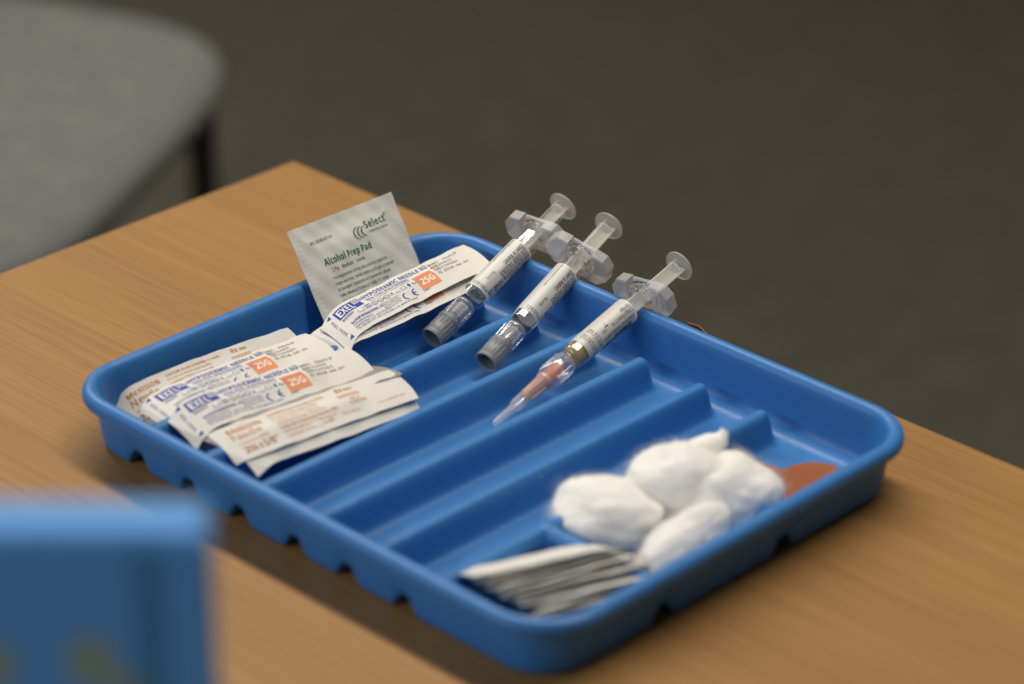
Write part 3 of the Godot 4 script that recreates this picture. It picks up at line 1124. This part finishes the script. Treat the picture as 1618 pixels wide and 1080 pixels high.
		barrel_text(k, "202", 92, lab0 + 0.24, 0.24, blk, 0.5, false, rl, 400, "Droid Sans Mono")
		tri_at.call(128.0, lab0 + 1.1)
	else:
		barrel_text(k, "Syringe", 22, lab1 - 0.12, 0.17, blk, 0.6, true, rl)
		barrel_text(k, "1 Single Dose 0.7 mL", 44, lab1 - 0.10, 0.18, blk, 1.5, true, rl)
		barrel_text(k, "CONTAINS NO PRESERVATIVE", 70, lab1 - 0.16, 0.16, blk, 1.9, true, rl)
		barrel_text(k, "NDC 0006-4171-01", 92, lab1 - 0.45, 0.17, blk, 1.2, true, rl, 700)
		barrel_text(k, "Lot", 44, lab1 - 1.98, 0.15, blk, 0.26, true, rl)
		barrel_text(k, "Exp.", 76, lab1 - 2.02, 0.15, blk, 0.4, true, rl)
		barrel_text(k, "0973304", -2, lab0 + 0.74, 0.26, Color(0.10, 0.10, 0.10), 1.05, false, rl, 400, "Droid Sans Mono")
		barrel_text(k, "2026SEP12", -6, lab0 + 0.30, 0.28, Color(0.10, 0.10, 0.10), 1.32, false, rl, 400, "Droid Sans Mono")
		k.tri(Vector2(22, lab1 - 1.85), Vector2(40, lab1 - 1.72), Vector2(40, lab1 - 1.98), blk)
		var bars := RandomNumberGenerator.new()
		bars.seed = 5
		var yy := lab1 - 0.4
		while yy > lab1 - 2.5:
			var th := [0.022, 0.022, 0.045, 0.07][bars.randi() % 4] as float
			for q in 4:
				k.tri(Vector2(106 + q * 8, yy), Vector2(114 + q * 8, yy), Vector2(114 + q * 8, yy - th), blk)
				k.tri(Vector2(106 + q * 8, yy), Vector2(114 + q * 8, yy - th), Vector2(106 + q * 8, yy - th), blk)
			yy -= th + ([0.024, 0.045, 0.06][bars.randi() % 3] as float)
	part("print", k.lay(pl, 0.006), M.ink, lb)
	if kind < 2:
		# grey mouth of the tip cap: an open tube with a collar and fine flutes
		b = MB.new()
		b.lathe([Vector2(0.40, 0.75), Vector2(0.485, 0.7), Vector2(0.505, 0.04), Vector2(0.53, 0.0), Vector2(0.575, 0.0), Vector2(0.595, 0.05), Vector2(0.60, 0.22), Vector2(0.565, 0.28), Vector2(0.575, 1.12), Vector2(0.615, 1.18), Vector2(0.62, 1.30), Vector2(0.60, 1.36), Vector2(0.52, 1.38)], 44)
		b.lathe([Vector2(0.0, 0.62), Vector2(0.30, 0.62), Vector2(0.32, 0.56), Vector2(0.44, 0.72)], 28)
		part("tip_cap", b.mesh(), M.cap_plastic, t)
		b = MB.new()
		for q in 18:
			var a := TAU * q / 18.0
			b.box(Vector3(-0.03, 0.36, 0.555), Vector3(0.03, 1.10, 0.585), 0.012, Transform3D(Basis(Vector3.UP, a), Vector3.ZERO))
		part("cap_flutes", b.mesh(), M.cap_plastic, t)
		b = MB.new()
		b.lathe([Vector2(0.53, 1.38), Vector2(0.545, 1.5), Vector2(0.54, 2.36), Vector2(0.56, 2.42), Vector2(0.56, 2.56), Vector2(0.50, 2.62), Vector2(0.36, 2.63)], 44)
		for q in 10:
			var a := TAU * q / 10.0
			b.box(Vector3(-0.05, 1.48, 0.53), Vector3(0.05, 2.34, 0.585), 0.02, Transform3D(Basis(Vector3.UP, a), Vector3.ZERO))
		part("lock_collar", b.mesh(), M.clear_plastic, t)
		b = MB.new()
		b.lathe([Vector2(0.475, 0.16), Vector2(0.465, 0.62), Vector2(0.0, 0.64)], 28)
		b.lathe([Vector2(0.0, 0.66), Vector2(0.44, 0.66), Vector2(0.45, 1.2), Vector2(0.36, 1.26), Vector2(0.34, 1.62), Vector2(0.30, 1.7), Vector2(0.0, 1.7)], 28)
		part("tip_seal", b.mesh(), M.rubber, t)
		b = MB.new()
		var th := []
		for q in 8:
			th.append(Vector2(0.40 if q % 2 == 0 else 0.34, 1.72 + q * 0.09))
		th.push_front(Vector2(0.0, 1.71))
		th.append(Vector2(0.30, 2.44))
		th.append(Vector2(0.0, 2.44))
		b.lathe(th, 28)
		part("lock_thread", b.mesh(), M.grey_rubber, t)
	else:
		# clear lock collar, orange hub, clear needle shield, the needle
		b = MB.new()
		b.lathe([Vector2(0.42, 3.62), Vector2(0.50, 3.66), Vector2(0.565, 3.80), Vector2(0.565, 4.98), Vector2(0.54, 5.10), Vector2(0.40, 5.12)], 40)
		for q in 10:
			var a := TAU * q / 10.0
			b.box(Vector3(-0.05, 3.84, 0.55), Vector3(0.05, 4.92, 0.61), 0.02, Transform3D(Basis(Vector3.UP, a), Vector3.ZERO))
		part("lock_collar", b.mesh(), M.clear_plastic, t)
		b = MB.new()
		b.lathe([Vector2(0.0, 2.18), Vector2(0.13, 2.18), Vector2(0.20, 2.3), Vector2(0.28, 3.42), Vector2(0.40, 3.5), Vector2(0.40, 3.66), Vector2(0.33, 3.72), Vector2(0.35, 4.6), Vector2(0.0, 4.6)], 32)
		for q in 4:
			var a := TAU * q / 4.0 + 0.4
			b.box(Vector3(-0.04, 2.35, 0.18), Vector3(0.04, 3.44, 0.34), 0.015, Transform3D(Basis(Vector3.UP, a), Vector3.ZERO))
		part("needle_hub", b.mesh(), M.orange_hub, t)
		b = MB.new()
		b.lathe([Vector2(0.0, 0.0), Vector2(0.09, 0.0), Vector2(0.135, 0.05), Vector2(0.15, 0.14), Vector2(0.205, 1.35), Vector2(0.275, 1.42), Vector2(0.30, 1.48), Vector2(0.39, 3.35), Vector2(0.43, 3.40), Vector2(0.44, 3.58), Vector2(0.42, 3.64)], 36)
		part("needle_shield", b.mesh(), M.shield_plastic, t)
		b = MB.new()
		b.lathe([Vector2(0.0, 0.62), Vector2(0.028, 0.70), Vector2(0.028, 2.2), Vector2(0.0, 2.2)], 12)
		part("needle", b.mesh(), M.steel, t)

# ---------------------------------------------------------------- cotton, bandages, packets

func make_cotton(label: String, at: Vector3, rad: Vector3, turn: Basis, seed_: int, wisp := []) -> void:
	var f := FastNoiseLite.new()
	f.seed = seed_
	f.frequency = 0.34
	f.fractal_octaves = 4
	f.fractal_gain = 0.34
	var t := thing("cotton_ball", label, "cotton ball", at, Basis(), "cotton balls heaped in the tray's right compartment")
	var rows := []
	var surf := func(d: Vector3) -> Vector3:
		var n := f.get_noise_3dv(d * 2.1)
		var n2 := f.get_noise_3dv(d * 6.5 + Vector3(n, -n, n) * 3.0)
		var s := 1.0 + 0.20 * n + 0.03 * n2 + 0.04 * sin(d.x * 4.0 + d.y * 5.0 + seed_)
		var p := turn * (d * rad * s)
		p.y = maxf(p.y, TRAY_FLOOR + 0.02 - at.y)
		return p
	for a in 65:
		var th := PI * a / 64.0
		var row := PackedVector3Array()
		for c in 97:
			var ph := TAU * (c % 96) / 96.0
			row.append(surf.call(Vector3(sin(th) * cos(ph), cos(th), sin(th) * sin(ph))))
		rows.append(row)
	var b := MB.new()
	b.sheet(rows, true, true)
	if wisp.size() > 0:
		var w0 := []
		for q: Vector3 in wisp:
			w0.append(q - at)
		b.tube(w0, 0.85, 0.05, 14)
	var body := part("wool", b.mesh(), M.cotton, t)
	var g := RandomNumberGenerator.new()
	g.seed = seed_ * 7 + 1
	var fz := MB.new()
	for k in 2600:
		var d := Vector3(g.randfn(), g.randfn(), g.randfn()).normalized()
		if d.y < -0.4:
			d.y = -d.y
		var p0: Vector3 = surf.call(d)
		var side := d.cross(Vector3(g.randfn(), g.randfn(), g.randfn())).normalized()
		var ln := g.randf_range(0.10, 0.55)
		var up := (turn * d).normalized()
		fz.tube([p0 - up * 0.03, p0 + up * ln * 0.30 + side * ln * 0.35, p0 + up * ln * 0.38 + side * ln * 0.8, p0 + up * ln * 0.25 + side * ln * 1.2], 0.0026, 0.0016, 3)
	var fm := part("loose_fibres", fz.mesh(), M.cotton, body)
	fm.set_meta("kind", "stuff")

func make_bandage(label: String, a: Vector3, b_: Vector3, half: float, y: float) -> void:
	var t := thing("bandage", label, "bandage", Vector3.ZERO, Basis(), "tan adhesive bandages beside the cotton")
	var d := (b_ - a).normalized()
	var s := d.cross(Vector3.UP)
	var pts := []
	for k in 17:
		var an := PI * k / 16.0
		pts.append(b_ + (d * sin(an) + s * cos(an)) * half)
	for k in 17:
		var an := PI + PI * k / 16.0
		pts.append(a + (d * sin(an) + s * cos(an)) * half)
	var mid := (a + b_) / 2.0
	var b := MB.new()
	var n := pts.size()
	var lift := func(p: Vector3, h: float) -> Vector3:
		var e := (p - mid).dot(d)
		return Vector3(p.x, y + h + 0.010 * e * e + 0.02 * sin(e * 3.0), p.z)
	for ring in 6:
		var s0 := 1.0 - ring / 6.0
		var s1 := 1.0 - (ring + 1) / 6.0
		for k in n:
			var p0: Vector3 = pts[k]
			var p1: Vector3 = pts[(k + 1) % n]
			b.quad(lift.call(mid.lerp(p0, s0), 0.06), lift.call(mid.lerp(p1, s0), 0.06), lift.call(mid.lerp(p1, s1), 0.06), lift.call(mid.lerp(p0, s1), 0.06), Vector3.UP)
	for k in n:
		var p0: Vector3 = pts[k]
		var p1: Vector3 = pts[(k + 1) % n]
		b.quad(lift.call(p0, 0.06), lift.call(p1, 0.06), lift.call(p1, 0.0), lift.call(p0, 0.0), (p0 + p1) / 2 - mid)
	part("strip", b.mesh(), M.bandage_tan, t)

func make_scrap() -> void:
	# a stray bandage strip propped on the outside of the back rim, its edge just peeking over
	var t := thing("bandage", "tan bandage behind the tray, its edge just peeking over the back rim", "bandage")
	var rows := []
	for a in 7:
		var row := PackedVector3Array()
		for c in 21:
			var u := c / 20.0
			var top := 2.86 - 0.16 * u - 0.10 * pow(absf(u * 2 - 1), 3.0)
			row.append(Vector3(0.7 + 1.25 * u, lerpf(top, 0.05, a / 6.0), -12.42 - 0.9 * a / 6.0 + 0.05 * sin(u * 9.0)))
		rows.append(row)
	var back := []
	for r: PackedVector3Array in rows:
		var q := PackedVector3Array()
		for p in r:
			q.append(p + Vector3(0, 0, -0.07))
		back.append(q)
	var b := MB.new()
	b.sheet(rows, true)
	b.sheet(back)
	b.sheet([rows[0], back[0]])
	part("strip", b.mesh(), M.bandage_tan, t)

func make_packets() -> void:
	# a fanned pile of square pad packets whose near edges are propped on the front corner of the tray
	var names := ["topmost", "second", "third", "fourth", "fifth", "sixth", "seventh", "eighth", "lowest"]
	var g := RandomNumberGenerator.new()
	g.seed = 77
	var along := Vector3(0.34, 0.0, -0.94).normalized()
	for k in 9:
		var t := thing("pad_packet", "thin pale foil pad packet, %s of the fanned pile in the tray's front corner" % names[k], "pad packet", Vector3.ZERO, Basis(), "foil pad packets fanned in the front corner")
		var ang := 0.47 - 0.01 * k + g.randf_range(-0.04, 0.04)
		var e := along.rotated(Vector3.UP, g.randf_range(-0.12, 0.10))
		var nearward := Vector3.UP.cross(e).normalized()
		if nearward.dot(Vector3(1, 0, 1)) < 0.0:
			nearward = -nearward
		var down := (-nearward * cos(ang) - Vector3.UP * sin(ang)).normalized()
		var nor := e.cross(down).normalized()
		if nor.y < 0.0:
			nor = -nor
		var near_mid := Vector3(10.55, 2.62, 7.25) + nearward * (0.27 * k + g.randf_range(-0.12, 0.12)) + Vector3.DOWN * (0.13 * k) + e * (0.17 * k + g.randf_range(-0.3, 0.3))
		var w := 6.0
		var l := 2.8 - k * 0.14
		var rows := []
		var back := []
		for a in 13:
			var row := PackedVector3Array()
			var row2 := PackedVector3Array()
			for c in 25:
				var u := w * (c / 24.0 - 0.5)
				var v := l * a / 12.0
				var inner := minf(minf(w / 2 - absf(u), v), l - v)
				var puff := 0.13 * smoothstep(0.1, 0.9, inner)
				var wav := 0.025 * sin(u * 1.1 + k * 2.1) + 0.012 * sin(u * 3.9 + v * 1.2 + k)
				var p := near_mid + e * u + down * v
				row.append(p + nor * (0.03 + puff + wav))
				row2.append(p - nor * (0.03 + puff - wav))
			rows.append(row)
			back.append(row2)
		var b := MB.new()
		var flip: bool = (rows[6][7] - rows[6][6]).cross(rows[7][6] - rows[6][6]).dot(nor) < 0.0
		b.sheet(rows, flip)
		b.sheet(back, not flip)
		b.sheet([rows[0], back[0]])
		b.sheet([rows[12], back[12]])
		var l1 := PackedVector3Array()
		var l2 := PackedVector3Array()
		var r1 := PackedVector3Array()
		var r2 := PackedVector3Array()
		for a in 13:
			l1.append(rows[a][0])
			l2.append(back[a][0])
			r1.append(rows[a][24])
			r2.append(back[a][24])
		b.sheet([l1, l2])
		b.sheet([r1, r2])
		part("sachet", b.mesh(), M.paper if k % 3 == 0 else M.packet_foil, t)

# ---------------------------------------------------------------- surroundings

func make_table() -> void:
	var t := thing("table", "wooden table with pale beech veneer top under the blue tray", "table")
	var lo := Vector3(-30.71, -2.6, -16.18)
	var hi := Vector3(92.0, 0.0, 62.0)
	var b := MB.new()
	var k := 0
	# top sheet with uv in metres: grain runs along x
	var uvs := [Vector2(0, 0), Vector2(1, 0), Vector2(1, 1), Vector2(0, 1)]
	var cs := [Vector3(lo.x, 0, lo.z), Vector3(hi.x, 0, lo.z), Vector3(hi.x, 0, hi.z), Vector3(lo.x, 0, hi.z)]
	for q in 4:
		b.vert(cs[q], Vector3.UP, uvs[q] * Vector2(0.998, 0.998))
	b.tri(0, 1, 2)
	b.tri(0, 2, 3)
	part("table_top", b.mesh(), M.wood, t)
	b = MB.new()
	b.box(lo, Vector3(hi.x, -0.02, hi.z), 0.1)
	part("edge_band", b.mesh(), M.wood_edge, t)
	for x: float in [lo.x + 4.0, hi.x - 4.0]:
		for z: float in [lo.z + 4.0, hi.z - 4.0]:
			b = MB.new()
			b.box(Vector3(x - 2, -74, z - 2), Vector3(x + 2, -2.65, z + 2), 0.3)
			part("leg", b.mesh(), M.black_metal, t)

func make_chair() -> void:
	# a grey upholstered chair on thin black legs behind the table's left corner
	var fwd := Vector3(0.875, 0, -0.485)
	var side := Vector3(0.485, 0, 0.875)
	var ctr := Vector3(-111.4, -29.0, -44.6)
	var t := thing("chair", "grey upholstered chair with thin black legs behind the table's left corner, out of focus", "chair", Vector3(ctr.x, -74, ctr.z))
	var place := func(u: float, w: float, h: float) -> Vector3:
		return fwd * u + side * w + Vector3(0, 45.0 + h, 0)
	var b := MB.new()
	var rows := []
	var ha := 22.5
	var hb := 28.0
	var prof := [Vector2(0.0, -0.6), Vector2(0.5, -0.4), Vector2(0.8, 0.0), Vector2(0.93, -0.3), Vector2(0.985, -0.9), Vector2(1.0, -1.8), Vector2(0.985, -2.8), Vector2(0.94, -3.5), Vector2(0.85, -3.8), Vector2(0.0, -4.0)]
	for pr: Vector2 in prof:
		var row := PackedVector3Array()
		for k in 65:
			var a := TAU * (k % 64) / 64.0
			var cx := signf(cos(a)) * pow(absf(cos(a)), 0.5)
			var cz := signf(sin(a)) * pow(absf(sin(a)), 0.5)
			row.append(place.call(cx * ha * pr.x, cz * hb * pr.x, pr.y + (-1.2 * maxf(0.0, cx) * pr.x)))
		rows.append(row)
	b.sheet(rows, false, true)
	part("seat", b.mesh(), M.seat_fabric, t)
	b = MB.new()
	rows = []
	for pr: Vector2 in [Vector2(0.0, -2.2), Vector2(0.9, -2.0), Vector2(1.0, -1.0), Vector2(1.0, 1.0), Vector2(0.9, 2.0), Vector2(0.0, 2.2)]:
		var row := PackedVector3Array()
		for k in 49:
			var a := TAU * (k % 48) / 48.0
			var cx := signf(cos(a)) * pow(absf(cos(a)), 0.5)
			var cz := signf(sin(a)) * pow(absf(sin(a)), 0.5)
			row.append(place.call(-24.0 + pr.y - cx * pr.x * 3.0, cz * 22.0 * pr.x, 28.0 + cx * 17.0 * pr.x))
		rows.append(row)
	b.sheet(rows, false, true)
	part("backrest", b.mesh(), M.seat_fabric, t)
	for su: float in [-1.0, 1.0]:
		for sw: float in [-1.0, 1.0]:
			b = MB.new()
			b.tube([place.call(su * 19.2, sw * 18.2, -3.5), place.call(su * 19.4, sw * 18.4, -24.0), place.call(su * 19.6, sw * 18.6, -45.0)], 1.25, 1.1, 12)
			part("leg", b.mesh(), M.black_metal, t)
	for sw: float in [-1.0, 1.0]:
		b = MB.new()
		b.tube([place.call(-18.0, sw * 18.0, -5.0), place.call(-23.0, sw * 18.0, 0.0), place.call(-25.5, sw * 18.0, 14.0), place.call(-26.0, sw * 18.0, 26.0)], 1.1, 1.1, 10)
		part("back_post", b.mesh(), M.black_metal, t)

func make_carton() -> void:
	# a tall blue carton close to the lens, standing on the table
	var yaw := 0.77
	var t := thing("carton", "tall blue carton with yellow print standing nearest the lens, strongly out of focus", "carton", Vector3(27.85, 0, 39.05), Basis(Vector3.UP, yaw))
	var h := 24.3
	var b := MB.new()
	b.box(Vector3(-14, 0, -2.0), Vector3(0, h, 0), 0.15)
	part("carton_body", b.mesh(), M.carton_blue, t)
	b = MB.new()
	b.box(Vector3(-13.9, h + 0.01, -1.9), Vector3(-0.1, h + 0.14, -0.12), 0.05)
	part("top_flap", b.mesh(), M.carton_blue, t)
	b = MB.new()
	b.box(Vector3(-1.05, 0.1, 0.004), Vector3(-0.004, h - 0.1, 0.05), 0.02)
	b.box(Vector3(0.004, 0.1, -1.9), Vector3(0.05, h - 0.1, -0.004), 0.02)
	part("edge_seam", b.mesh(), M.carton_blue, t)
	var k := Ink.new()
	k.rect(-1.95, 0.3, -1.1, h - 0.3, Color(0.07, 0.25, 0.46))
	var yel := Color(0.28, 0.38, 0.30)
	for q: Vector3 in [Vector3(-5.9, 4.0, 0.8), Vector3(-3.2, 3.9, 0.9), Vector3(-2.3, 4.7, 0.55), Vector3(-8.6, 4.1, 0.9)]:
		for a in 16:
			var p0 := TAU * a / 16.0
			var p1 := TAU * (a + 1) / 16.0
			k.tri(Vector2(q.x, q.y), Vector2(q.x + cos(p0) * q.z * 0.8, q.y + sin(p0) * q.z), Vector2(q.x + cos(p1) * q.z * 0.8, q.y + sin(p1) * q.z), yel)
	part("print", k.lay(func(u: float, w: float) -> Array: return [Vector3(u, h - w, 0.0), Vector3(0, 0, 1)], 0.02), M.ink, t)

func make_lamp(label: String, at: Vector3, size: Vector2, energy: float, tint: Color) -> void:
	# a ceiling strip lamp: housing, glowing diffuser and the light of the same size just under it; at and size in metres
	var t := thing("ceiling_light", label, "ceiling light", at * 100.0, Basis(), "strip lamps on the ceiling")
	var b := MB.new()
	b.box(Vector3(-size.x * 50 - 2, 0.5, -size.y * 50 - 2), Vector3(size.x * 50 + 2, 7.0, size.y * 50 + 2), 0.5)
	part("housing", b.mesh(), M.lamp_body, t)
	b = MB.new()
	b.box(Vector3(-size.x * 50, -0.6, -size.y * 50), Vector3(size.x * 50, 0.45, size.y * 50), 0.2)
	part("diffuser", b.mesh(), M.lamp_glow, t)
	var l := AreaLight3D.new()
	l.name = "light"
	l.area_size = size
	l.light_energy = energy
	l.light_color = tint
	l.shadow_enabled = true
	l.area_range = 12.0
	l.area_attenuation = 2.0
	t.add_child(l)
	l.position = Vector3(0, -0.012, 0)
	l.rotation = Vector3(-PI / 2, 0, 0)

func _ready() -> void:
	# camera: a long lens looking down at the tray
	var cam := Camera3D.new()
	cam.name = "camera"
	add_child(cam)
	var yaw := -0.77
	var pitch := 0.473
	cam.position = Vector3(82.47, 66.10, 83.56) * CM
	cam.rotation = Vector3(-pitch, -yaw, 0.005)
	cam.fov = rad_to_deg(2.0 * atan(540.0 / 4808.0))
	cam.near = 0.05
	cam.far = 40.0
	var ca := CameraAttributesPhysical.new()
	ca.frustum_focal_length = 106.84
	ca.frustum_focus_distance = 1.428
	ca.frustum_near = 0.05
	ca.frustum_far = 40.0
	ca.exposure_aperture = 4.2
	cam.attributes = ca
	cam.current = true

	var we := WorldEnvironment.new()
	we.name = "world"
	var env := Environment.new()
	env.background_mode = Environment.BG_COLOR
	env.background_color = Color(0.25, 0.26, 0.28)
	env.tonemap_mode = Environment.TONE_MAPPER_LINEAR
	env.tonemap_exposure = 0.9
	env.sdfgi_enabled = true
	env.ssao_enabled = true
	env.ssil_enabled = true
	we.environment = env
	add_child(we)

	make_materials()
	make_lamp("long strip lamp over the far side of the table", Vector3(-1.35, 1.9, -0.60), Vector2(4.4, 0.22), 9.0, Color(1.0, 0.955, 0.89))
	make_lamp("long strip lamp over the near side of the table", Vector3(-1.2, 1.9, 3.4), Vector2(4.0, 0.22), 14.5, Color(0.95, 0.97, 1.0))

	var b := MB.new()
	b.quad(Vector3(-700, -74, -900), Vector3(500, -74, -900), Vector3(500, -74, 400), Vector3(-700, -74, 400), Vector3.UP)
	struct("floor", b.mesh(), M.carpet)
	make_table()
	make_chair()
	make_tray()
	make_pouches()
	make_pad()
	make_syringe("syringe of clear liquid with grey tip cap, leftmost of the three beside the needle pouches", Vector3(-8.79, 1.15, -5.14), Vector3(-9.27, 3.3, -11.24), 10.40, 0, deg_to_rad(-16), deg_to_rad(0))
	make_syringe("syringe of clear liquid with grey tip cap, middle one of the three", Vector3(-5.20, 1.2, -5.10), Vector3(-6.37, 3.3, -12.06), 10.83, 1, deg_to_rad(0), deg_to_rad(18))
	make_syringe("syringe of yellowish liquid with orange hub needle in a clear shield", Vector3(-1.43, 0.7, -1.81), Vector3(-1.83, 3.3, -12.06), 13.45, 2, deg_to_rad(0), deg_to_rad(-6))
	make_cotton("cotton ball at the left end of the heap, beside the short divider", Vector3(8.35, 1.42, 1.45), Vector3(2.5, 1.42, 1.9), Basis(Vector3.UP, 0.77), 3, [Vector3(7.4, 1.9, 1.9), Vector3(6.9, 2.15, 2.0), Vector3(6.6, 2.2, 1.7), Vector3(6.4, 2.35, 1.35)])
	make_cotton("largest cotton ball in the middle of the heap with a wisp sticking up", Vector3(9.35, 1.75, -2.1), Vector3(2.3, 1.75, 2.0), Basis(Vector3.UP, 0.77), 8, [Vector3(9.1, 2.3, -2.8), Vector3(9.2, 2.75, -3.6), Vector3(9.35, 2.95, -4.2), Vector3(9.55, 3.15, -4.55), Vector3(9.55, 3.45, -4.65), Vector3(9.45, 3.62, -4.6)])
	make_cotton("cotton ball at the right end of the heap, next to the tan bandages", Vector3(11.15, 1.5, -3.3), Vector3(2.2, 1.7, 2.0), Basis(Vector3.UP, 0.77), 15)
	make_cotton("long rolled cotton ball nearest the tray's right wall", Vector3(12.1, 1.3, 0.75), Vector3(1.15, 1.15, 3.0), Basis(Vector3.UP, 0.1), 23)
	make_bandage("tan bandage lying underneath, running from the cotton towards the tray's right wall", Vector3(8.6, 0, -6.5), Vector3(11.4, 0, -7.0), 1.35, TRAY_FLOOR + 0.02)
	make_bandage("round ended tan bandage lying on top of the other, nearest the tray's right corner", Vector3(12.3, 0, -7.2), Vector3(11.9, 0, -8.15), 1.55, TRAY_FLOOR + 0.2)
	make_packets()
	make_scrap()
	make_carton()
